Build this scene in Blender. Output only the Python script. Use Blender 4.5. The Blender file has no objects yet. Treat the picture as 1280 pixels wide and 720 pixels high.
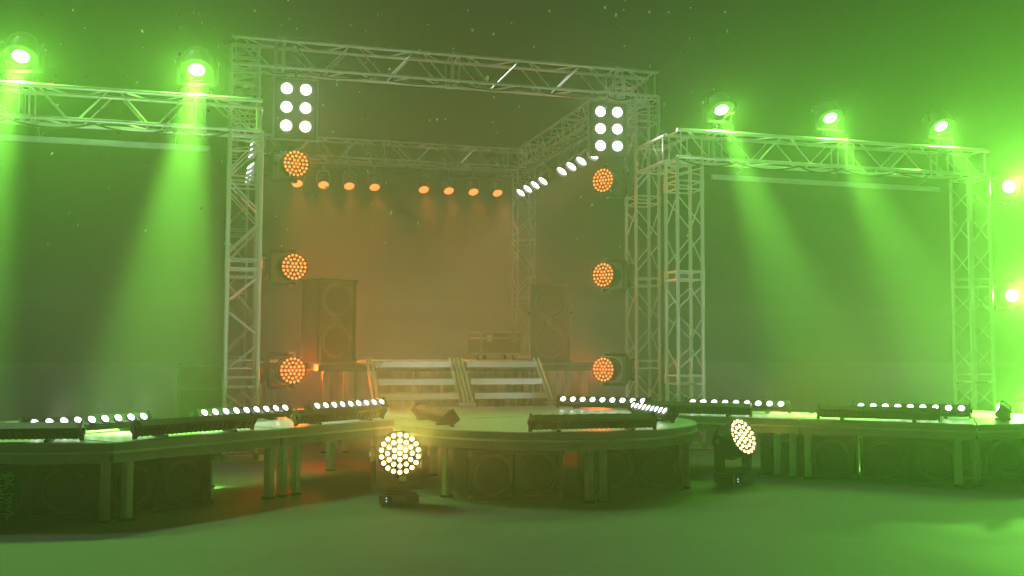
import bpy, bmesh, math, random
from mathutils import Vector, Matrix
random.seed(7)
PI = math.pi
S = bpy.context.scene
COL = S.collection

# ------------------------------------------------------------------ camera
cam_d = bpy.data.cameras.new('camera')
cam = bpy.data.objects.new('camera', cam_d); COL.objects.link(cam)
cam_d.lens = 35.31; cam_d.sensor_width = 36.0
cam_d.clip_start = 0.05; cam_d.clip_end = 500
cam.matrix_world = (Matrix.Translation((0, 0, 1.086)) @ Matrix.Rotation(-0.27994, 4, 'Z')
                    @ Matrix.Rotation(PI/2 + math.atan(75.74/1255.5), 4, 'X') @ Matrix.Rotation(0.0034, 4, 'Z'))
S.camera = cam

# ------------------------------------------------------------------ world and moon
world = bpy.data.worlds.new('World'); S.world = world
world.use_nodes = True
wn = world.node_tree; wn.nodes.clear()
sky = wn.nodes.new('ShaderNodeTexSky'); sky.sky_type = 'NISHITA'; sky.sun_disc = False
sky.sun_elevation = math.radians(54); sky.sun_rotation = math.radians(-22)
bg = wn.nodes.new('ShaderNodeBackground'); bg.inputs['Strength'].default_value = 0.00008
wo = wn.nodes.new('ShaderNodeOutputWorld')
wn.links.new(sky.outputs[0], bg.inputs[0]); wn.links.new(bg.outputs[0], wo.inputs[0])
sd = bpy.data.lights.new('moon', 'SUN'); sd.energy = 0.42; sd.angle = math.radians(1.2); sd.color = (1.0, 0.99, 0.93)
sun = bpy.data.objects.new('moon', sd); COL.objects.link(sun)
sun.rotation_euler = Vector((0.30, -0.50, -0.81)).to_track_quat('-Z', 'Y').to_euler()

S.view_settings.view_transform = 'Standard'; S.view_settings.look = 'None'
S.view_settings.exposure = -0.1; S.view_settings.gamma = 1.0
S.render.engine = 'CYCLES'
cy = S.cycles
cy.use_denoising = True
cy.max_bounces = 4; cy.diffuse_bounces = 2; cy.glossy_bounces = 2; cy.transmission_bounces = 2
cy.volume_bounces = 0; cy.transparent_max_bounces = 6
cy.caustics_reflective = False; cy.caustics_refractive = False
cy.sample_clamp_indirect = 2.0; cy.sample_clamp_direct = 0.0
cy.use_light_tree = True
cy.use_adaptive_sampling = False

# light levels (watts)
HAZE = 0.020
P_GREEN, P_GREEN_END = 13000, 1350
P_ORANGE, P_PAR, P_SIDE = 4.5, 350, 100
P_BLIND, P_BATTEN, P_FLOOR = 6.5, 20, 330

# ------------------------------------------------------------------ materials
def principled(name, base, metal=0.0, rough=0.5, var=0.15, scale=8.0, bump=0.0, dr=0.1):
    m = bpy.data.materials.new(name); m.use_nodes = True
    nt = m.node_tree; b = nt.nodes['Principled BSDF']
    tc = nt.nodes.new('ShaderNodeTexCoord'); nz = nt.nodes.new('ShaderNodeTexNoise')
    nz.inputs['Scale'].default_value = scale; nz.inputs['Detail'].default_value = 5
    nt.links.new(tc.outputs['Object'], nz.inputs['Vector'])
    cr = nt.nodes.new('ShaderNodeValToRGB')
    cr.color_ramp.elements[0].position = 0.3; cr.color_ramp.elements[1].position = 0.7
    cr.color_ramp.elements[0].color = tuple(c*(1-var) for c in base) + (1,)
    cr.color_ramp.elements[1].color = tuple(min(1, c*(1+var)) for c in base) + (1,)
    nt.links.new(nz.outputs['Fac'], cr.inputs[0]); nt.links.new(cr.outputs[0], b.inputs['Base Color'])
    mr = nt.nodes.new('ShaderNodeMapRange')
    mr.inputs['To Min'].default_value = max(0.02, rough-dr); mr.inputs['To Max'].default_value = min(1, rough+dr)
    nt.links.new(nz.outputs['Fac'], mr.inputs['Value']); nt.links.new(mr.outputs[0], b.inputs['Roughness'])
    b.inputs['Metallic'].default_value = metal
    if bump:
        bp = nt.nodes.new('ShaderNodeBump'); bp.inputs['Strength'].default_value = bump; bp.inputs['Distance'].default_value = 0.01
        nt.links.new(nz.outputs['Fac'], bp.inputs['Height']); nt.links.new(bp.outputs[0], b.inputs['Normal'])
    return m

def emitter(name, col, strength):
    m = bpy.data.materials.new(name); m.use_nodes = True
    nt = m.node_tree; nt.nodes.clear()
    e = nt.nodes.new('ShaderNodeEmission'); e.inputs[0].default_value = col + (1,); e.inputs[1].default_value = strength
    o = nt.nodes.new('ShaderNodeOutputMaterial'); nt.links.new(e.outputs[0], o.inputs[0])
    m.cycles.emission_sampling = 'NONE'
    return m

M_ALU = principled('brushed_aluminium', (0.92, 0.93, 0.92), 0.5, 0.28, 0.02, 2, dr=0.02)
M_DARKALU = principled('dull_aluminium', (0.40, 0.41, 0.40), 0.6, 0.45, 0.15, 12)
M_LEG = principled('leg_aluminium', (0.68, 0.69, 0.68), 0.2, 0.5, 0.12, 10)
M_RIM = principled('edge_profile', (0.48, 0.485, 0.48), 0.35, 0.38, 0.12, 5)
M_DECK = principled('deck_board', (0.45, 0.45, 0.44), 0.0, 0.42, 0.14, 3.5, 0.15)
M_BOARD = principled('dark_board', (0.07, 0.07, 0.068), 0.0, 0.6, 0.2, 4)
M_BLACK = principled('black_plastic', (0.018, 0.018, 0.019), 0.0, 0.42, 0.3, 20)
M_CABINET = principled('black_textured_paint', (0.022, 0.022, 0.023), 0.0, 0.6, 0.35, 60, 0.3)
M_CONE = principled('speaker_cone', (0.075, 0.075, 0.077), 0.0, 0.38, 0.2, 30)
M_CASE = principled('case_laminate', (0.03, 0.028, 0.026), 0.0, 0.5, 0.3, 8)
M_FLOOR = principled('concrete_floor', (0.14, 0.14, 0.136), 0.0, 0.70, 0.22, 1.6, 0.25, 0.14)
M_BAR = principled('pale_bar', (0.55, 0.60, 0.62), 0.1, 0.5, 0.08, 6)
M_GLINT_CABLE = principled('green_glint_cable', (0.12, 0.5, 0.08), 0.0, 0.18, 0.2, 20)  # green light glints put into the base colour of the added tangle
M_DUST = principled('dust_flake', (0.9, 0.9, 0.88), 0.0, 0.8, 0.05, 3)
_nt = M_DUST.node_tree; _b = _nt.nodes['Principled BSDF']; _o = _nt.nodes['Material Output']
_tr = _nt.nodes.new('ShaderNodeBsdfTranslucent'); _tr.inputs[0].default_value = (0.95, 0.95, 0.93, 1)
_ad = _nt.nodes.new('ShaderNodeMixShader'); _ad.inputs[0].default_value = 0.6
_nt.links.new(_b.outputs[0], _ad.inputs[1]); _nt.links.new(_tr.outputs[0], _ad.inputs[2]); _nt.links.new(_ad.outputs[0], _o.inputs['Surface'])
E_GREEN = emitter('green_beam_lens', (0.62, 1.0, 0.5), 16)
E_ORANGE = emitter('orange_led', (1.0, 0.21, 0.05), 3.1)
E_PAR = emitter('orange_par_lens', (1.0, 0.21, 0.05), 2.6)
E_WHITE = emitter('white_lens', (1.0, 1.0, 0.97), 6)
E_WARM = emitter('warm_led', (1.0, 0.70, 0.26), 6)
E_LED = emitter('small_status_led', (0.6, 0.75, 1.0), 1.2)

# ------------------------------------------------------------------ mesh helpers
class MB:
    def __init__(s): s.bm = bmesh.new()
    def box(s, c, size, M=None):
        m = Matrix.Translation(c) @ Matrix.Diagonal((size[0], size[1], size[2], 1))
        if M is not None: m = M @ m
        r = bmesh.ops.create_cube(s.bm, size=1.0, matrix=m)
        return s
    def bbox(s, c, size, bev=0.01, M=None):
        r = bmesh.ops.create_cube(s.bm, size=1.0, matrix=Matrix.Translation(c) @ Matrix.Diagonal((size[0], size[1], size[2], 1)))
        vs = r['verts']; es = list({e for v in vs for e in v.link_edges})
        r2 = bmesh.ops.bevel(s.bm, geom=es, offset=bev, segments=2, affect='EDGES')
        if M is not None:
            vv = {v for f in r2['faces'] for v in f.verts}
            # the whole island
            todo = list(vv); seen = set(todo)
            while todo:
                v = todo.pop()
                for e in v.link_edges:
                    o = e.other_vert(v)
                    if o not in seen: seen.add(o); todo.append(o)
            bmesh.ops.transform(s.bm, matrix=M, verts=list(seen))
        return s
    def tube(s, a, b, r, n=8, caps=True):
        a, b = Vector(a), Vector(b); d = b-a
        if d.length < 1e-6: return s
        q = d.to_track_quat('Z', 'Y').to_matrix().to_4x4()
        bmesh.ops.create_cone(s.bm, cap_ends=caps, segments=n, radius1=r, radius2=r, depth=d.length,
                              matrix=Matrix.Translation((a+b)/2) @ q)
        return s
    def path(s, pts, r, n=6):
        for a, b in zip(pts[:-1], pts[1:]): s.tube(a, b, r, n)
        return s
    def lathe(s, prof, M, n=28):
        # prof: list of (radius, height along local Z)
        rings = []
        for r, h in prof:
            if r < 1e-6: rings.append([s.bm.verts.new(M @ Vector((0, 0, h)))])
            else: rings.append([s.bm.verts.new(M @ Vector((r*math.cos(2*PI*i/n), r*math.sin(2*PI*i/n), h))) for i in range(n)])
        for A, B in zip(rings[:-1], rings[1:]):
            for i in range(n):
                j = (i+1) % n
                if len(A) == 1 and len(B) == 1: continue
                if len(A) == 1: s.bm.faces.new((A[0], B[i], B[j]))
                elif len(B) == 1: s.bm.faces.new((A[i], A[j], B[0]))
                else: s.bm.faces.new((A[i], A[j], B[j], B[i]))
        return s
    def prism(s, poly, z0, z1):
        lo = [s.bm.verts.new((x, y, z0)) for x, y in poly]; hi = [s.bm.verts.new((x, y, z1)) for x, y in poly]
        n = len(poly)
        s.bm.faces.new(lo[::-1]); s.bm.faces.new(hi)
        for i in range(n): s.bm.faces.new((lo[i], lo[(i+1) % n], hi[(i+1) % n], hi[i]))
        return s
    def build(s, name, mat, parent=None, smooth=False):
        me = bpy.data.meshes.new(name)
        bmesh.ops.recalc_face_normals(s.bm, faces=s.bm.faces)
        s.bm.to_mesh(me); s.bm.free(); me.materials.append(mat)
        if smooth:
            for p in me.polygons: p.use_smooth = True
            try: me.set_sharp_from_angle(angle=math.radians(40))
            except Exception: pass
        o = bpy.data.objects.new(name, me); COL.objects.link(o)
        if parent: o.parent = parent
        return o

def tag(o, label=None, cat=None, group=None, kind=None):
    if label: o['label'] = label
    if cat: o['category'] = cat
    if group: o['group'] = group
    if kind: o['kind'] = kind
    return o

def thing(name, loc, label, cat, group=None, M=None):
    o = bpy.data.objects.new(name, None); COL.objects.link(o); o.empty_display_size = 0.1
    if M is not None: o.matrix_world = Matrix.Translation(loc) @ M
    else: o.location = loc
    return tag(o, label, cat, group)

def copy_tree(o, parent=None):
    c = o.copy(); COL.objects.link(c)
    c.parent = parent
    if parent is not None: c.matrix_parent_inverse = o.matrix_parent_inverse.copy()
    for ch in list(o.children): copy_tree(ch, c)
    return c

def frame(z, yhint):
    """rotation matrix with local Z along z and local -Y as near as possible to yhint"""
    z = Vector(z).normalized(); y = -Vector(yhint); y = (y - z*y.dot(z)).normalized(); x = y.cross(z)
    return Matrix((x, y, z)).transposed().to_4x4()

def lamp(kind, name, M, energy, color, parent=None, size=0.1, angle=60, blend=1.0, spread=None, sx=None):
    l = bpy.data.lights.new(name, kind); l.energy = energy; l.color = color
    if kind == 'SPOT':
        l.spot_size = math.radians(angle); l.spot_blend = blend; l.shadow_soft_size = size
    elif kind == 'POINT': l.shadow_soft_size = size
    else:
        l.shape = 'RECTANGLE'; l.size = sx; l.size_y = size
        if spread: l.spread = math.radians(spread)
    o = bpy.data.objects.new(name, l); COL.objects.link(o)
    if parent: o.parent = parent
    o.matrix_local = M
    return o

# ------------------------------------------------------------------ setting
g = MB(); g.box((2, 10, -0.15), (130, 130, 0.3)); tag(g.build('ground', M_FLOOR), kind='structure')
hz = MB(); hz.box((2, 10, 1.69), (136, 136, 5.86))
hm = bpy.data.materials.new('haze_volume'); hm.use_nodes = True
hn = hm.node_tree; hn.nodes.clear()
pv = hn.nodes.new('ShaderNodeVolumePrincipled'); pv.inputs['Density'].default_value = HAZE
pv.inputs['Color'].default_value = (0.93, 0.94, 0.74, 1); pv.inputs['Anisotropy'].default_value = 0.6
hout = hn.nodes.new('ShaderNodeOutputMaterial'); hn.links.new(pv.outputs[0], hout.inputs['Volume'])
tag(hz.build('haze', hm), kind='stuff')

# ------------------------------------------------------------------ trusses
CC = 0.30   # chord spacing
def truss(a, b, hint, label, group, joints=(), base=False, name='lighting_truss'):
    """box truss; a, b are the ends of the centre line, hint = direction of one face"""
    a, b = Vector(a), Vector(b); L = (b-a).length
    R = frame(b-a, hint)
    t = thing(name, a, label, 'truss', group, R)
    h = CC/2
    cs = [(-h, -h), (h, -h), (h, h), (-h, h)]
    for x, y in cs:
        m = MB(); m.tube((x, y, 0), (x, y, L), 0.021, 12); m.build('chord', M_ALU, t, True)
    secs = [0.0] + [j for j in joints] + [L]
    for k in range(4):
        p, q = Vector(cs[k] + (0,)), Vector(cs[(k+1) % 4] + (0,))
        m = MB()
        for s0, s1 in zip(secs[:-1], secs[1:]):
            z0, z1 = s0+0.07, s1-0.07
            for z in (s0+0.045, s1-0.045): m.tube(p+Vector((0, 0, z)), q+Vector((0, 0, z)), 0.010, 6)
            n = max(1, round((z1-z0)/0.38)); st = (z1-z0)/n
            for i in range(n):
                za, zb = z0+i*st+0.045, z0+(i+1)*st-0.045
                A, B = (p, q) if (i+k//2) % 2 == 0 else (q, p)
                m.tube(A+Vector((0, 0, za)), B+Vector((0, 0, zb)), 0.0085, 6)
        m.build('bracing', M_ALU, t, True)
    for j in joints:
        for x, y in cs:
            m = MB(); m.lathe([(0.021, -0.05), (0.027, -0.045), (0.026, -0.004), (0.022, -0.003), (0.022, 0.003), (0.026, 0.004), (0.026, 0.045), (0.021, 0.05)], Matrix.Translation((x, y, j)), 12)
            m.build('coupling', M_ALU, t, True)
    if base:
        m = MB(); m.bbox((0, 0, 0.006), (0.55, 0.55, 0.012), 0.003); m.build('base_plate', M_DARKALU, t)
        for x, y in cs:
            m = MB(); m.tube((x, y, 0.01), (x, y, 0.07), 0.03, 10); m.build('base_socket', M_DARKALU, t, True)
    return t

X0, X1 = 0.03, 5.08
Y0, YW, YB = 11.20, 10.05, 16.30
ZT, ZW = 4.48, 3.51
XE = 8.92
XL = 2*2.555 - XE
h = CC/2
FY = (0, -1, 0)
gp = 'truss towers and beams of the centre portal'; gw = 'truss towers and beams of the side wings'
tj = (0.9, 1.9, 2.9, 3.9)
truss((X0+h, Y0+h, 0), (X0+h, Y0+h, ZT-CC), FY, 'tall aluminium truss tower holding up the left end of the high front beam', gp, tj, True, 'truss_tower')
truss((X1-h, Y0+h, 0), (X1-h, Y0+h, ZT-CC), FY, 'tall aluminium truss tower holding up the right end of the high front beam', gp, tj, True, 'truss_tower')
truss((X0, Y0+h, ZT-h), (X1, Y0+h, ZT-h), FY, 'high front truss beam spanning the stage between the two lamp blocks', gp, (0.52, 2.5, 4.53), name='truss_beam')
truss((X0, YB+h, ZT-h), (X1, YB+h, ZT-h), FY, 'rear truss beam carrying the row of orange spots', gp, (0.52, 2.5, 4.53), name='truss_beam')
truss((X0+h, YB+h, 0), (X0+h, YB+h, ZT-CC), FY, 'rear truss tower at the left end of the beam with orange spots', gp, tj, True, 'truss_tower')
truss((X1-h, YB+h, 0), (X1-h, YB+h, ZT-CC), FY, 'rear truss tower at the right end of the beam with orange spots', gp, tj, True, 'truss_tower')
truss((X1-h, Y0+CC+0.02, ZT-h), (X1-h, YB-0.02, ZT-h), (-1, 0, 0), 'right roof truss running back above the slanted row of white spots', gp, (0.5, 2.4, 4.3), name='truss_beam')
truss((X0+h, Y0+CC+0.02, ZT-h), (X0+h, YB-0.02, ZT-h), (1, 0, 0), 'left roof truss running back behind the left tower', gp, (0.5, 2.4, 4.3), name='truss_beam')
truss((XL, YW+h, ZW-h), (X0+CC, YW+h, ZW-h), FY, 'low wing truss beam on the left under two green beam lights', gw, (2.0, 3.55), name='truss_beam')
truss((X1-CC, YW+h, ZW-h), (XE, YW+h, ZW-h), FY, 'low wing truss beam on the right under three green beam lights', gw, (0.5, 2.2, 3.6), name='truss_beam')
truss((X0+h, YW+h, 0), (X0+h, YW+h, ZW-CC), FY, 'wing truss tower in front of the left portal tower', gw, (0.75, 1.9), True, 'truss_tower')
truss((X1-h, YW+h, 0), (X1-h, YW+h, ZW-CC), FY, 'wing truss tower with orange lit chords in front of the right portal tower', gw, (0.75, 1.9, 2.9), True, 'truss_tower')
truss((XE-h, YW+h, 0), (XE-h, YW+h, ZW-CC), FY, 'outermost truss tower on the right, washed out by green light', gw, (0.75, 1.9), True, 'truss_tower')
truss((X0+h, YW+CC+0.02, ZW-h), (X0+h, Y0-0.02, ZW-h), (-1, 0, 0), 'short link truss joining the left wing tower to the left portal tower', gw, name='truss_link')
truss((X1-h, YW+CC+0.02, ZW-h), (X1-h, Y0-0.02, ZW-h), (-1, 0, 0), 'short white lit link truss joining the right wing tower to the right portal tower', gw, name='truss_link')

# pale bars hung under the wing beams
def hung_bar(x0, x1, label):
    Y, Z = YW+0.42, 3.085
    t = thing('hanging_bar', ((x0+x1)/2, Y, Z), label, 'bar', 'pale bars hung under the wing beams')
    w = (x1-x0)/2
    m = MB(); m.bbox((0, 0, 0), (x1-x0, 0.05, 0.055), 0.006); m.build('rail', M_BAR, t)
    for s_ in (-1, 1):
        m = MB(); m.bbox((s_*(w+0.012), 0, 0), (0.02, 0.06, 0.065), 0.004); m.build('end_cap', M_DARKALU, t)
    for i in range(3):
        x = (-0.8+0.8*i)*w
        m = MB(); m.path([(x, -0.12, 0.155), (x+0.01, -0.12, 0.07), (x, -0.02, 0.05), (x, 0, 0.03)], 0.008)
        m.tube((x-0.02, -0.12, 0.12), (x+0.02, -0.12, 0.12), 0.034, 10)
        m.build('hanger', M_DARKALU, t, True)
hung_bar(-3.3, -0.18, 'pale horizontal bar hanging under the left wing truss')
hung_bar(5.42, 8.55, 'pale horizontal bar hanging under the right wing truss')

# ------------------------------------------------------------------ moving heads
def led_rings(m, M, n=(1, 6, 12, 18), r=0.0135, R=0.128):
    for k, c in enumerate(n):
        rr = R*k/(len(n)-1)
        for i in range(c):
            a = 2*PI*(i+0.5*(k % 2))/c
            m.lathe([(0, 0.0), (r*0.75, 0.0), (r, -0.004)][::-1] if False else [(r, -0.004), (r*0.75, 0.002), (0, 0.004)],
                    M @ Matrix.Translation((rr*math.cos(a), rr*math.sin(a), 0)), 10)
    return m

def wash_head(loc, up, aim, label, group, emat, col, power, angle=55, spill=0.15, name='moving_head_light', beam=False, blend=1.0, lift=None, wash=0):
    up = Vector(up).normalized(); aim = Vector(aim).normalized()
    R = frame(up, aim)
    t = thing(name, loc, label, 'stage light', group, R)
    la = R.to_3x3().transposed() @ aim               # aim in local space, x ~ 0
    # base
    m = MB(); m.bbox((0, 0, 0.05), (0.27, 0.22, 0.085), 0.016); m.bbox((0, 0.0, 0.098), (0.16, 0.16, 0.016), 0.005)
    b = m.build('base', M_BLACK, t)
    m = MB(); m.box((0, -0.1125, 0.055), (0.10, 0.004, 0.035)); d = m.build('display', M_CONE, b)
    m = MB(); m.tube((-0.09, -0.108, 0.06), (-0.09, -0.116, 0.06), 0.005, 8); m.tube((-0.09, -0.108, 0.04), (-0.09, -0.116, 0.04), 0.005, 8)
    m.build('status_led', E_LED, b)
    # yoke: two rounded arms on a plate
    m = MB(); m.bbox((0, 0, 0.122), (0.36, 0.11, 0.03), 0.01)
    for s_ in (-1, 1):
        m.bbox((s_*0.178, 0, 0.235), (0.036, 0.10, 0.24), 0.014)
        m.tube((s_*0.160, 0, 0.35), (s_*0.197, 0, 0.35), 0.058, 18)
    m.build('yoke', M_BLACK, t, True)
    for s_ in (-1, 1):
        m = MB(); m.tube((s_*0.196, 0, 0.35), (s_*0.206, 0, 0.35), 0.018, 12); m.build('tilt_knob', M_ALU, t, True)
    H = Matrix.Translation((0, 0, 0.35)) @ frame(la, (0, 0, -1) if abs(la.z) < 0.9 else (0, 1, 0))
    m = MB(); m.lathe([(0, -0.14), (0.075, -0.135), (0.105, -0.11), (0.135, -0.04), (0.15, 0.03), (0.155, 0.085), (0.155, 0.115), (0.148, 0.118), (0.144, 0.100), (0, 0.100)], H, 32)
    hd = m.build('head', M_BLACK, t, True)
    m = MB()
    for k in range(4): m.lathe([(0.092+0.012*k, -0.125+0.02*k+0.002), (0.115+0.010*k, -0.120+0.02*k), (0.092+0.012*k, -0.113+0.02*k)], H, 24)
    m.build('cooling_fins', M_CONE, hd, True)
    if beam:
        m = MB(); m.lathe([(0.074, 0.102), (0.066, 0.112), (0.04, 0.120), (0, 0.123)], H, 32); m.build('lens', emat, hd, True)
    else:
        m = MB(); led_rings(m, H @ Matrix.Translation((0, 0, 0.108)), r=0.0155 if lift is not None else 0.0135); m.build('led_array', emat, hd, True)
    L = H @ Matrix.Translation((0, 0, 0.16)) @ Matrix.Rotation(PI, 4, 'X')
    if beam: lamp('SPOT', 'beam', L, power, col, t, 0.08, angle, blend)
    elif lift is None: lamp('POINT', 'glow', H @ Matrix.Translation((0, 0, 0.36)), power, col, t, 0.09)
    else: lamp('SPOT', 'beam', L @ Matrix.Rotation(-lift, 4, 'X'), power, col, t, 0.09, angle, blend)
    if wash: lamp('SPOT', 'beam', H @ Matrix.Translation((0, 0, 0.14)) @ Matrix.Rotation(PI, 4, 'X'), wash, col, t, 0.09, 80, 1.0)
    if spill: lamp('SPOT', 'spill', H @ Matrix.Translation((0, 0, 0.15)) @ Matrix.Rotation(PI, 4, 'X'), power*spill*1.5, col, t, 0.05, 172, 0.6)
    return t

GREEN = (0.25, 1.0, 0.09)
fa = (0.0, -0.53, -0.85)
fl_ = (-0.05, -0.54, -0.84)
fr_ = (0.0, -0.55, -0.83)
gg = 'green beam lights on the wing trusses'
for x, lab in ((-3.42, 'green beam light on the left wing truss, just past the picture edge'),
               (-1.86, 'green beam light on the left wing truss, leftmost in the picture'),
               (-0.29, 'green beam light on the left wing truss beside the tall left tower'),
               (5.38, 'green beam light on the right wing truss nearest the tall right tower'),
               (6.79, 'green beam light in the middle of the three on the right wing truss'),
               (8.33, 'green beam light near the outer end of the right wing truss')):
    wash_head((x, YW+h, ZW+0.02), (0, 0, 1), fl_ if x < 0 else (fa if x < 6 else fr_), lab, gg, E_GREEN, GREEN, P_GREEN*(1.4 if x < 0 else 0.9), 21, 0.012, beam=True, blend=0.7)
for loc_, up_, lab in (((XE+0.03, YW+h, 3.10), (1, 0, 0), 'upper one of two green lights on the outer side of the rightmost tower'),
                      ((XE+0.03, YW+h, 1.76), (1, 0, 0), 'lower one of two green lights on the outer side of the rightmost tower'),
                      ((9.52, YW+h, 0), (0, 0, 1), 'green light standing on the floor beside the rightmost tower')):
    wash_head(loc_, up_, (-0.30, -0.94, -0.03), lab, 'green lights at the rightmost tower', E_GREEN, GREEN, P_GREEN_END*(1.7 if loc_[2] < 1 else 1.0), 88, 0.05, beam=True)

ORANGE = (1.0, 0.06, 0.008)
go = 'orange LED wash heads on the inner sides of the portal towers'
for z, w in ((3.12, 'top'), (1.975, 'middle'), (0.84, 'bottom')):
    wash_head((X0+CC+0.03, Y0+h-0.02, z), (1, 0, 0), (0.30, -0.95, 0.0), w+' orange ring LED wash head on the left portal tower', go, E_ORANGE, ORANGE, P_ORANGE, 120, 0, wash=P_ORANGE*(34 if z < 1 else 8))
    wash_head((X1-CC+0.03, Y0+h-0.02, z), (-1, 0, 0), (-0.80, -0.60, 0.0), w+' orange ring LED wash head on the right portal tower', go, E_ORANGE, ORANGE, P_ORANGE, 120, 0, wash=P_ORANGE*(34 if z < 1 else 8))
WARM = (1.0, 0.62, 0.16)
gf = 'warm LED wash heads on the floor'
wash_head((1.20, 7.02, 0), (0, 0, 1), (-0.10, -0.97, 0.12), 'warm yellow LED wash head on the floor left of the round stage, facing the camera', gf, E_WARM, WARM, P_FLOOR, 66, 0, lift=0.38)
wash_head((3.98, 7.36, 0), (0, 0, 1), (0.36, -0.80, 0.36), 'warm yellow LED wash head on the floor right of the round stage, tilted sideways', gf, E_WARM, WARM, P_FLOOR, 80, 0, lift=0.1)

# ------------------------------------------------------------------ par cans
def par_meshes(emat):
    """prototype pointing along local +Z with the yoke clamp above; returns builder"""
    def build(loc, aim, label, group, power, col, angle, name='spot_lamp'):
        aim = Vector(aim).normalized()
        t = thing(name, loc, label, 'stage light', group)
        H = frame(aim, (0, 0, 1))
        m = MB(); m.lathe([(0, -0.20), (0.045, -0.20), (0.06, -0.17), (0.082, -0.10), (0.088, -0.02), (0.090, 0.05), (0.096, 0.055), (0.096, 0.065), (0.086, 0.065), (0.084, 0.02), (0, 0.018)], H, 24)
        can = m.build('can', M_BLACK, t, True)
        m = MB(); m.lathe([(0.083, 0.024), (0.06, 0.036), (0, 0.042)], H, 24); m.build('lens', emat, can, True)
        side = Vector((0, 0, 1)).cross(aim).normalized()
        m = MB()
        for s_ in (-1, 1):
            m.path([side*s_*0.10, side*s_*0.11+Vector((0, 0, 0.10)), side*s_*0.07+Vector((0, 0, 0.20))], 0.008)
        m.path([side*0.07+Vector((0, 0, 0.20)), side*-0.07+Vector((0, 0, 0.20))], 0.008)
        m.build('yoke', M_DARKALU, t, True)
        m = MB(); m.tube((0, 0, 0.20), (0, 0, 0.33), 0.012, 8); m.tube(side*-0.02+Vector((0, 0, 0.35)), side*0.02+Vector((0, 0, 0.35)), 0.04, 12)
        m.build('clamp', M_DARKALU, t, True)
        lamp('SPOT', 'beam', H @ Matrix.Translation((0, 0, 0.09)) @ Matrix.Rotation(PI, 4, 'X'), power, col, t, 0.05, angle, 0.8)
        return t
    return build
orange_par = par_meshes(E_PAR); white_par = par_meshes(E_WHITE)
ords = ['first', 'second', 'third', 'fourth', 'fifth', 'sixth', 'seventh', 'eighth']
for i, x in enumerate((1.09, 1.50, 1.91, 2.32, 3.13, 3.55, 3.97, 4.385)):
    orange_par((x, YB-0.12, 3.72), (0, -0.70, -0.72), ords[i]+' from the left of eight orange spots on the rear truss', 'orange spots hung from the rear truss', P_PAR, (1.0, 0.20, 0.03), 40)
# the rails these spots hang from
def lamp_rail(a, b, label):
    a, b = Vector(a), Vector(b)
    t = thing('lamp_rail', (a+b)/2, label, 'rail', 'rails under the roof trusses')
    d = (b-a)/2
    m = MB(); m.tube(-d, d, 0.024, 12); m.build('pipe', M_DARKALU, t, True)
    for k in (-0.8, 0, 0.8):
        m = MB(); m.tube(d*k, d*k+Vector((0, 0, 0.13)), 0.012, 8); m.build('hanger', M_DARKALU, t, True)
    return t
lamp_rail((0.6, YB-0.12, 4.06), (4.7, YB-0.12, 4.06), 'dull rail below the rear truss beam carrying orange spots')
lamp_rail((X1-0.28, 12.2, 4.06), (X1-0.28, 16.2, 4.06), 'rail under the right roof truss carrying the slanted white spots')
lamp_rail((X0+0.28, 12.2, 4.06), (X0+0.28, 16.2, 4.06), 'rail under the left roof truss carrying the white spots behind the tower')
sy = (16.10, 15.69, 15.28, 14.87, 13.96, 13.54, 13.12, 12.66)
for i, y in enumerate(sy):
    white_par((X1-0.28, y, 3.74), (-0.62, -0.28, -0.73), ords[i]+' from the rear of the slanted row of white spots on the right', 'white spots under the right roof truss', P_SIDE, (1.0, 0.88, 0.60), 36)
for i, y in enumerate(sy):
    white_par((X0+0.28, y, 3.74), (0.62, -0.28, -0.73), ords[i]+' from the rear of the white spots behind the left tower', 'white spots under the left roof truss', P_SIDE*0.8, (1.0, 0.88, 0.60), 36)

# ------------------------------------------------------------------ six-lamp blinders
def blinder(x, label, yaw):
    t = thing('six_lamp_blinder', (x, Y0-0.10, 3.713), label, 'stage light', 'six-lamp blinders under the high front beam', Matrix.Rotation(yaw, 4, 'Z'))
    m = MB(); m.bbox((0, 0.06, 0), (0.44, 0.10, 0.64), 0.012); m.build('housing', M_BLACK, t)
    m = MB()
    for s_ in (-1, 1): m.bbox((s_*0.236, 0.06, 0.0), (0.018, 0.04, 0.66), 0.004)
    m.bbox((0, 0.06, 0.335), (0.50, 0.04, 0.018), 0.004); m.tube((0, 0.06, 0.34), (0, 0.12, 0.50), 0.014, 8)
    m.build('bracket', M_DARKALU, t)
    for r in (-1, 0, 1):
        for c in (-1, 1):
            H = Matrix.Translation((c*0.103, 0, r*0.205)) @ frame((0, -1, 0), (0, 0, 1))
            m = MB(); m.lathe([(0.084, 0.0), (0.084, 0.012), (0.078, 0.012), (0.063, 0.004), (0, 0.002)], H, 24)
            rf = m.build('reflector', M_CONE, t, True)
            m = MB(); m.lathe([(0.060, 0.008), (0.048, 0.020), (0, 0.026)], H, 24); m.build('lamp_glass', E_WHITE, rf, True)
            lamp('SPOT', 'beam', H @ Matrix.Translation((0, 0, 0.06)) @ Matrix.Rotation(PI, 4, 'X'), P_BLIND, (1.0, 0.97, 0.95), t, 0.07, 100, 1.0)
    return t
blinder(0.722, 'block of six white lamps beside the left portal tower', -0.0)
blinder(4.39, 'block of six white lamps beside the right portal tower', -0.15)

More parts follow.
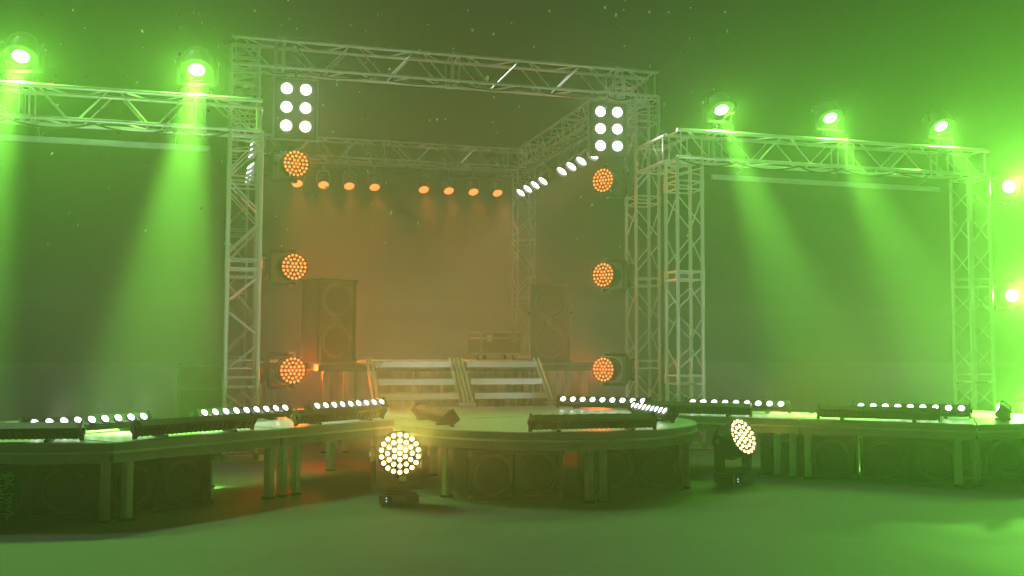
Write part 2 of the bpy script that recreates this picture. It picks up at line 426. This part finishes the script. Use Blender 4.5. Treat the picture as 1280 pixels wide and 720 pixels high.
# ------------------------------------------------------------------ stage decks
ZD = 0.50
def offset_poly(poly, d):
    n = len(poly); out = []
    for i in range(n):
        p0, p1, p2 = Vector(poly[i-1]), Vector(poly[i]), Vector(poly[(i+1) % n])
        e1 = (p1-p0).normalized(); e2 = (p2-p1).normalized()
        n1 = Vector((e1.y, -e1.x)); n2 = Vector((e2.y, -e2.x)); nn = (n1+n2)
        if nn.length < 1e-6: nn = n1
        nn.normalize(); k = d/max(0.4, nn.dot(n1))
        out.append((p1.x+nn.x*k, p1.y+nn.y*k))
    return out

def deck(poly, legs, label, zt=ZD, rim=0.125, name='stage_deck', leg_w=0.058, dz=0.0, top=None, edge=None, legm=None):
    """poly counter-clockwise"""
    cx = sum(p[0] for p in poly)/len(poly); cyy = sum(p[1] for p in poly)/len(poly)
    t = thing(name, (cx, cyy, 0), label, 'stage platform', 'stage platforms')
    P = [(x-cx, y-cyy) for x, y in poly]
    zt = zt+dz
    m = MB(); m.prism(offset_poly(P, -0.02), zt-0.03, zt); m.build('deck_top', top or M_DECK, t)
    m = MB()
    m.prism(offset_poly(P, -0.003), zt-0.052, zt-0.004)
    m.prism(offset_poly(P, -0.008), zt-rim, zt-0.068)
    m.build('edge_profile', edge or M_RIM, t)
    m = MB(); m.prism(offset_poly(P, 0.004), zt-0.068, zt-0.052); m.build('edge_bead', edge or M_ALU, t)
    for x, y, a in legs:
        M = Matrix.Translation((x-cx, y-cyy, 0)) @ Matrix.Rotation(a, 4, 'Z')
        m = MB(); m.bbox((0, 0, (zt-rim+0.012)/2), (leg_w, leg_w, zt-rim-0.014), 0.008, M)
        lg = m.build('leg', legm or M_LEG, t)
        m = MB(); m.bbox((0, 0, 0.009), (leg_w+0.014, leg_w+0.014, 0.018), 0.004, M); m.build('foot', M_BLACK, lg)
    return t

XC = 2.555
def mir(p): return (2*XC-p[0], p[1])
al = 0.679; ux, uy = math.cos(al), math.sin(al); nx, ny = -math.sin(al), math.cos(al)
def arm_pt(s, w):      # s measured along the left arm's front edge from the outer corner, w across
    return (-0.63+ux*s+nx*w, 6.66+uy*s+ny*w)
AW = 0.95
# left arm: outer and inner section, and their mirror images
def arm(s0, s1, side, label, dz):
    P = [arm_pt(s0, 0), arm_pt(s1, 0), arm_pt(s1, AW), arm_pt(s0, AW)]
    i_ = 0.06
    L = [arm_pt(s0+(i_ if s0 > 1 else 0.14), i_)+(al,), arm_pt(s1-i_, i_)+(al,), arm_pt(s1-i_, AW-i_)+(al,), arm_pt(s0+i_, AW-i_)+(al,)]
    if side < 0:
        P = [mir(p) for p in P][::-1]; L = [mir(p)+(-al,) for p in L]
    return P, L
P, L = arm(0.0, 1.355, 1, '', 0); deck(P, L, 'outer section of the left runway with a dark LED batten on its front edge')
P, L = arm(1.36, 2.80, 1, '', 0)
P2 = P; L.append(arm_pt(1.55, 0.06)+(al,)); deck(P, L, 'inner section of the left runway next to the round stage')
P, L = arm(0.0, 1.355, -1, '', 0); deck(P, L, 'outer section of the right runway in green light')
P, L = arm(1.36, 2.80, -1, '', 0); L.append(mir(arm_pt(1.55, 0.06))+(-al,)); deck(P, L, 'inner section of the right runway beside the tilted floor light')
def arc(cx, cyy, r, a0, a1, n=40): return [(cx+r*math.cos(a0+(a1-a0)*i/n), cyy+r*math.sin(a0+(a1-a0)*i/n)) for i in range(n+1)]
# centre round stage
RC, YC = 1.235, 7.905
P = arc(XC, YC, RC, -PI-0.35, 0.35, 56)
cl = [(XC-0.045, YC-RC+0.07, 0), (XC+0.055, YC-RC+0.07, 0)]
for a in (-2.55, -0.6, 0.15, -PI-0.15):
    cl.append((XC+(RC-0.08)*math.cos(a), YC+(RC-0.08)*math.sin(a), a))
deck(P, cl, 'round front stage in the centre with a dark LED batten along its front edge')
# main deck between the runways (behind the round stage)
q = arm_pt(2.805, 0); q2 = mir(q); qa = arm_pt(2.805, AW); qb = mir(qa)
e0 = (XC+RC*math.cos(PI-0.35), YC+RC*math.sin(PI-0.35)+0.006)
P = [(e0[0], e0[1]), (2*XC-e0[0], e0[1]), q2, qb, (2*XC-0.62, 9.92), (0.62, 9.92), qa, q]
deck(P, [(1.0, 9.8, 0), (4.1, 9.8, 0), (2.55, 9.8, 0), (1.75, 8.5, 0), (3.35, 8.5, 0)], 'main stage floor behind the round stage, reaching back to the stairs')
# end rounds
for sd_, lab in ((1, 'rounded outer end of the left runway, cut by the picture edge'), (-1, 'rounded outer end of the right runway')):
    cx, cyy, r = -0.78, 7.90, 1.235
    a0 = math.atan2(6.66-cyy-0.0, -0.64-cx); a1 = math.atan2(arm_pt(-0.006, AW)[1]-cyy, arm_pt(-0.006, AW)[0]-cx)
    a0 = a0; 
    # circle part from the corner clockwise round the outside
    A = arc(cx, cyy, r, a0, -2*PI+2.2, 44)
    P = [arm_pt(-0.006, 0)] + A[1:] + [arm_pt(-0.006, AW)]
    lg = [(-0.68, 6.74, 0), (-0.78+1.15*math.cos(-2.3), 7.9+1.15*math.sin(-2.3), 0), (-0.78-1.15, 7.9, 0), (-1.2, 8.9, 0)]
    P = P[::-1]
    if sd_ < 0: P = [mir(p) for p in P][::-1]; lg = [mir(p)+(0,) for p in lg]
    deck(P, lg, lab)
# upper deck
P = [(0.95, 10.52), (3.95, 10.52), (3.95, 11.8), (4.62, 11.8), (4.62, 15.6), (0.5, 15.6), (0.5, 11.8), (0.95, 11.8)]
lg = [(x, y, 0) for y in (10.62, 12.2, 13.8, 15.5) for x in ((1.03 if y < 11 else 0.6), 1.55, 2.5, 2.6, 3.6, (3.87 if y < 11 else 4.5))]
lg += [(x, y, 0) for y in (10.62, 11.6) for x in (1.25, 1.9, 2.2, 2.9, 3.2, 3.7)]
deck(P, lg, 'raised rear platform at the top of the stairs', zt=0.915, rim=0.07, leg_w=0.05, top=M_BOARD, edge=M_BOARD, legm=M_RIM)

# stairs
def stairs(x0, x1, label):
    t = thing('stage_stairs', ((x0+x1)/2, 9.95, ZD), label, 'stairs', 'wide open stairs to the raised platform')
    w = (x1-x0)/2
    y1, z1 = 0.53, 0.47
    for s_ in (-1, 1):
        for dx, rr in ((0, 0.014), (0.045, 0.014)):
            m = MB(); xx = s_*(w-dx-0.015)
            a, b = Vector((xx, 0.0, 0.03)), Vector((xx, y1, z1))
            ang = math.atan2(z1-0.03, y1)
            M = Matrix.Translation((a+b)/2) @ Matrix.Rotation(ang, 4, 'X')
            m.bbox((0, 0, 0), (0.018, (b-a).length, 0.06), 0.004, M)
            m.build('stringer', M_ALU, t)
        m = MB(); m.bbox((s_*(w-0.035), 0.02, 0.02), (0.11, 0.12, 0.035), 0.006); m.build('foot_bracket', M_ALU, t)
    for k, (yy, zz) in enumerate(((0.10, 0.13), (0.28, 0.27), (0.46, 0.445))):
        m = MB(); m.bbox((0, yy, zz-0.02), (2*w-0.16, 0.20, 0.045), 0.005)
        for i in range(6): m.box((0, yy-0.085+i*0.034, zz+0.006), (2*w-0.18, 0.012, 0.006))
        m.build('tread', M_RIM, t)
        m = MB(); m.bbox((0, yy-0.108, zz-0.026), (2*w-0.16, 0.012, 0.06), 0.003); m.build('nosing', M_ALU, t)
stairs(1.43, 2.38, 'left flight of the two wide open stairs')
stairs(2.39, 3.32, 'right flight of the two wide open stairs')

# ------------------------------------------------------------------ LED battens
gb = 'one metre LED battens on the stage edges'
def batten(x, y, ang, label, lit=1.0, z=ZD, tilt=0.62, Lb=0.92, halo=False):
    """ang: yaw so that local -Y is the facing direction"""
    t = thing('led_batten', (x, y, z), label, 'LED batten', gb, Matrix.Rotation(ang, 4, 'Z'))
    T = Matrix.Translation((0, 0, 0.068)) @ Matrix.Rotation(tilt, 4, 'X')     # tip the face upward
    T = Matrix.Translation((0, 0, 0.068)) @ Matrix.Rotation(-tilt, 4, 'X')
    m = MB(); m.bbox((0, 0, 0), (Lb, 0.075, 0.085), 0.008, T)
    for i in range(24): m.box((-Lb/2+0.03+i*(Lb-0.06)/23, 0.041, 0), (0.006, 0.012, 0.07), T)
    m.build('housing', M_BLACK, t)
    for s_ in (-1, 1):
        m = MB(); m.bbox((s_*(Lb/2+0.008), 0, 0), (0.016, 0.095, 0.105), 0.006, T)
        m.tube((s_*(Lb/2+0.01), 0, 0.068), (s_*(Lb/2+0.032), 0, 0.068), 0.018, 10); m.build('end_cap', M_BLACK, t, True)
        m = MB(); m.bbox((s_*(Lb/2-0.18), 0, 0.010), (0.03, 0.13, 0.016), 0.003); m.build('foot', M_BLACK, t); m = MB(); m.bbox((s_*(Lb/2+0.022), 0, 0.035), (0.006, 0.03, 0.07), 0.002)
        m.build('bracket', M_BLACK, t)
    for i in range(9):
        c = T @ Matrix.Translation((-Lb/2+0.055+i*(Lb-0.11)/8, -0.039, 0)) @ frame((0, -1, 0), (0, 0, 1))
        m = MB(); m.lathe([(0.034, 0.0), (0.034, 0.008), (0.029, 0.008), (0.026, 0.003)], c, 14); rim = m.build('lens_rim', M_BLACK, t, True)
        m = MB(); m.lathe([(0.026, 0.003), (0.018, 0.010), (0, 0.013)], c, 14); m.build('lens', E_WHITE, rim, True)
        if halo: lamp('POINT', 'halo', c @ Matrix.Translation((0, 0, 0.035)), 0.16, (1.0, 1.0, 0.98), t, 0.012)
        if i in (1, 4, 7):
            lamp('SPOT', 'glow', c @ Matrix.Translation((0, 0, 0.022)) @ Matrix.Rotation(PI, 4, 'X'), P_BATTEN*lit, (1.0, 1.0, 0.98), t, 0.02, 75, 1.0)

def arm_batten(s, w, side, facing, label, lit=1.0):
    p = arm_pt(s, w); a = al
    if side < 0: p = mir(p); a = -al
    batten(p[0], p[1], a + (0 if facing > 0 else PI), label, lit, halo=facing > 0)
BACK, FRONT = 0.78, 0.09
arm_batten(0.68, FRONT, 1, -1, 'dark-backed LED batten on the front edge of the left runway, middle one of three')
arm_batten(2.05, FRONT, 1, -1, 'dark-backed LED batten on the left runway edge nearest the round stage')
arm_batten(0.32, BACK, 1, 1, 'lit row of nine white LEDs at the far left of the stage')
arm_batten(1.66, BACK, 1, 1, 'lit row of nine white LEDs in front of the left truss tower')
arm_batten(2.83, BACK, 1, 1, 'lit row of nine white LEDs left of the stairs')
arm_batten(0.74, FRONT, -1, -1, 'dark-backed LED batten on the front edge of the outer right runway')
arm_batten(2.25, FRONT, -1, -1, 'dark-backed LED batten on the right runway behind the tilted floor light')
arm_batten(0.50, 0.66, -1, 1, 'lit row of nine white LEDs at the far right of the stage')
arm_batten(2.00, 0.66, -1, 1, 'lit row of nine white LEDs right of the red lit truss tower')
arm_batten(3.28, 0.62, -1, 1, 'lit row of nine white LEDs right of the stairs')
batten(2.565, 6.80, PI, 'dark-backed LED batten along the front of the round stage')
batten(1.62, 7.85, PI/2+0.08, 'LED batten seen from its end on the left side of the round stage')
batten(3.49, 7.85, -PI/2-0.08, 'slanted row of white LEDs on the right side of the round stage', halo=True)
batten(-1.30, 6.86, PI-0.12, 'dark-backed LED batten on the left rounded end, cut by the picture edge')
batten(6.50, 7.22, PI+0.835, 'LED batten seen end-on on the right rounded end')

# ------------------------------------------------------------------ speakers
def woofer(H, r, t):
    m = MB(); m.lathe([(r*1.12, 0.0), (r*1.12, 0.008), (r*1.02, 0.012), (r, 0.004), (r*0.92, 0.010), (r*0.86, 0.0), (r*0.3, -r*0.35)], H, 32)
    w = m.build('woofer', M_CONE, t, True)
    m = MB(); m.lathe([(r*0.30, -r*0.34), (r*0.2, -r*0.22), (0, -r*0.18)], H, 20); m.build('dust_cap', M_BLACK, w, True)
def face_cabinet(w, d, hgt, holes):
    """cabinet with real recesses where the cones sit (front at -d/2)"""
    m = MB(); m.bbox((0, 0, hgt/2), (w, d, hgt), 0.012)
    return m
def pa_speaker(loc, yaw, label):
    t = thing('loudspeaker', loc, label, 'loudspeaker', 'large loudspeakers on the raised platform', Matrix.Rotation(yaw, 4, 'Z'))
    w, d, hh = 0.50, 0.45, 1.0
    m = MB()
    m.bbox((0, 0.03, hh/2), (w, d-0.06, hh), 0.01)
    for x in (-w/2+0.012, w/2-0.012): m.bbox((x, -d/2+0.02, hh/2), (0.024, 0.06, hh), 0.006)
    for z in (0.012, hh-0.012): m.bbox((0, -d/2+0.02, z), (w-0.05, 0.06, 0.024), 0.006)
    m.build('cabinet', M_CABINET, t)
    for z, r in ((0.25, 0.185), (0.75, 0.185)):
        woofer(Matrix.Translation((0, -d/2+0.058, z)) @ frame((0, -1, 0), (0, 0, 1)), r, t)
    m = MB()
    m.lathe([(0.07, 0.03), (0.055, 0.02), (0.02, 0.0), (0, 0.0)], Matrix.Translation((0, -d/2+0.05, 0.5)) @ frame((0, -1, 0), (0, 0, 1)), 20)
    m.build('horn', M_CONE, t, True)
    for x in (-1, 1):
        for z in (0.02, hh-0.02):
            m = MB(); m.bbox((x*(w/2-0.015), -d/2+0.0, z), (0.045, 0.045, 0.045), 0.008); m.build('corner_guard', M_BLACK, t)
    for s_ in (-1, 1):
        m = MB(); m.path([(s_*(w/2+0.002), -0.06, 0.62), (s_*(w/2+0.03), -0.06, 0.64), (s_*(w/2+0.03), 0.06, 0.64), (s_*(w/2+0.002), 0.06, 0.62)], 0.009); m.build('handle', M_BLACK, t, True)
pa_speaker((1.24, 12.40, 0.917), -0.10+0.55, 'tall black two-cone loudspeaker on the left of the raised platform')
pa_speaker((4.08, 12.40, 0.917), -0.30, 'tall black two-cone loudspeaker on the right of the raised platform')

def sub(loc, yaw, label, w=0.70, hh=0.35, d=0.5):
    t = thing('subwoofer', loc, label, 'subwoofer', 'black subwoofers under the stage', Matrix.Rotation(yaw, 4, 'Z'))
    m = MB(); m.bbox((0, 0.03, hh/2), (w, d-0.06, hh), 0.01)
    for x in (-w/2+0.012, w/2-0.012, 0): m.bbox((x, -d/2+0.02, hh/2), (0.024, 0.06, hh), 0.005)
    for z in (0.012, hh-0.012): m.bbox((0, -d/2+0.021, z), (w-0.06, 0.058, 0.022), 0.005)
    m.build('cabinet', M_CABINET, t)
    for x in (-w/4, w/4): woofer(Matrix.Translation((x, -d/2+0.058, hh/2)) @ frame((0, -1, 0), (0, 0, 1)), 0.138, t)
    for x in (-w/2, w/2):
        for z in (0.02, hh-0.02):
            m = MB(); m.bbox((x*0.985, -d/2+0.0, z), (0.03, 0.05, 0.045), 0.006); m.build('corner_guard', M_CONE, t)
sub((2.06, 7.28, 0), 0.0, 'left one of the two black twin-cone subwoofers under the round stage')
sub((3.10, 7.45, 0), -0.10, 'right one of the two black twin-cone subwoofers under the round stage')
for s, side, lab in ((0.48, 1, 'black twin-cone subwoofer under the outer left runway'), (1.06, 1, None), (0.50, -1, 'black twin-cone subwoofer under the outer right runway, nearest its rounded end'), (1.32, -1, 'black twin-cone subwoofer under the right runway, next to the three legs')):
    if lab is None: continue
    p = arm_pt(s, 0.42); a = al
    if side < 0: p = mir(p); a = -al
    sub((p[0], p[1], 0), a, lab, 0.78)
sub((-1.15, 7.25, 0), 0.05, 'black subwoofer under the left rounded end, at the picture edge', 0.8, 0.33)
sub((6.35, 7.35, 0), -0.3, 'black subwoofer under the right rounded end', 0.62, 0.36)

# ------------------------------------------------------------------ flight cases
def flight_case(loc, yaw, dims, label, trim=None):
    w, d, hh = dims
    t = thing('flight_case', loc, label, 'flight case', 'flight cases at the back', Matrix.Rotation(yaw, 4, 'Z'))
    m = MB(); m.bbox((0, 0, hh*0.36+0.08), (w-0.01, d-0.01, hh*0.70-0.01), 0.004); m.build('body', M_CASE, t)
    m = MB(); m.bbox((0, 0, hh*0.86+0.08), (w-0.01, d-0.01, hh*0.27), 0.004); m.build('lid', M_CASE, t)
    m = MB()
    for x in (-1, 1):
        for y in (-1, 1): m.bbox((x*w/2, y*d/2, hh/2+0.08), (0.03, 0.03, hh), 0.004)
    for z in (0.09, hh*0.72+0.08, hh+0.075):
        for y in (-1, 1): m.bbox((0, y*d/2, z), (w-0.03, 0.026, 0.024), 0.003)
        for x in (-1, 1): m.bbox((x*w/2, 0, z), (0.026, d-0.03, 0.024), 0.003)
    m.build('edge_trim', trim or M_DARKALU, t)
    for x in (-1, 1):
        for y in (-1, 1):
            for z in (0.1, hh+0.06):
                m = MB(); m.bbox((x*w/2, y*d/2, z), (0.06, 0.06, 0.05), 0.014); m.build('ball_corner', trim or M_DARKALU, t, True)
    for x in ((-0.3, 0.3) if w > 0.5 else ()):
        m = MB(); m.bbox((x*w, -d/2-0.008, hh*0.72+0.08), (0.09, 0.016, 0.11), 0.004); m.build('latch', M_ALU, t)
    for x in (-1, 1):
        for y in (-1, 1):
            m = MB(); m.tube((x*(w/2-0.09)-0.015, y*(d/2-0.09), 0.035), (x*(w/2-0.09)+0.015, y*(d/2-0.09), 0.035), 0.034, 14)
            m.box((x*(w/2-0.09), y*(d/2-0.09), 0.065), (0.05, 0.05, 0.02)); m.build('castor', M_BLACK, t, True)
flight_case((4.02, 14.9, 0.917), 0.12, (0.66, 0.5, 0.34), 'black flight case with pale metal corners behind the right flight of stairs')
flight_case((-0.20, 10.72, 0), 0.0, (0.42, 0.40, 0.83), 'tall dark case with pale edges standing left of the left towers', M_CONE)

# ------------------------------------------------------------------ cable added for the green glints under the left end
m = MB(); pts = []
for i in range(70):
    a = i*0.55
    pts.append(Vector((-1.235+0.035*math.sin(a*0.9)+0.02*math.sin(i*1.7), 6.69+0.03*math.cos(a), 0.06+0.26*abs(math.sin(i*0.045+0.2))+0.012*math.sin(i*2.3))))
m.path(pts, 0.005, 8)
tag(m.build('cable', M_GLINT_CABLE, None, True), 'tangled cable added for the green glints under the left rounded end', 'cable')

def truss_cable(pts, label, sag=0.05, r=0.009, n=8, mat=None):
    m = MB(); P = []
    for a, b in zip(pts[:-1], pts[1:]):
        a, b = Vector(a), Vector(b)
        for i in range(n):
            f = i/n; p = a.lerp(b, f); p.z -= sag*4*f*(1-f); P.append(p)
    P.append(Vector(pts[-1])); m.path(P, r, 8)
    tag(m.build('cable', mat or M_BLACK, None, True), label, 'cable', 'cables tied along the trusses')
ybb = YW+CC+0.03; zb = ZW-CC-0.02
truss_cable([(x, YW-0.01, zb-0.01) for x in (-3.3, -2.5, -1.95, -1.2, -0.45, 0.02)], 'black cable looping below the left wing truss', 0.06)
truss_cable([(x, YW-0.01, zb-0.01) for x in (4.82, 5.5, 6.3, 6.85, 7.6, 8.6)], 'black cable looping below the right wing truss', 0.06)
truss_cable([(x, Y0-0.01, ZT-CC-0.03) for x in (0.35, 0.72, 1.6, 2.5, 3.4, 4.39, 4.75)], 'black cable looping below the high front beam', 0.05)
truss_cable([(x, YB-0.12, 4.03) for x in (0.6, 1.09, 1.5, 1.91, 2.32, 3.13, 3.55, 3.97, 4.385, 4.7)], 'cable looping from spot to spot along the rear rail', 0.09, 0.008)
truss_cable([(X0+CC+0.03, Y0+0.05, z) for z in (3.9, 3.3, 2.6, 1.9, 1.2, 0.5)], 'black cable running down the left portal tower to the orange lights', 0.0)

# ------------------------------------------------------------------ drifting dust
m = MB()
F = Vector((math.sin(0.27994), math.cos(0.27994), 0)); Rt = Vector((F.y, -F.x, 0))
for i in range(190):
    d = 2.2+6.0*random.random()
    px = random.uniform(-0.48, 0.22)*d
    e = random.random()**0.75
    pz = 1.086 + (0.10+0.28*e)*d
    c = F*d+Rt*px+Vector((0, 0, pz))
    r = d*0.0009*random.uniform(0.5, 1.5)
    H = Matrix.Translation(c) @ Matrix.Rotation(random.uniform(-0.6, 0.6), 4, 'Y') @ Matrix.Diagonal((r, r, r*random.uniform(1.0, 2.2), 1))
    bmesh.ops.create_icosphere(m.bm, subdivisions=1, radius=1.0, matrix=H)
tag(m.build('dust', M_DUST), kind='stuff')
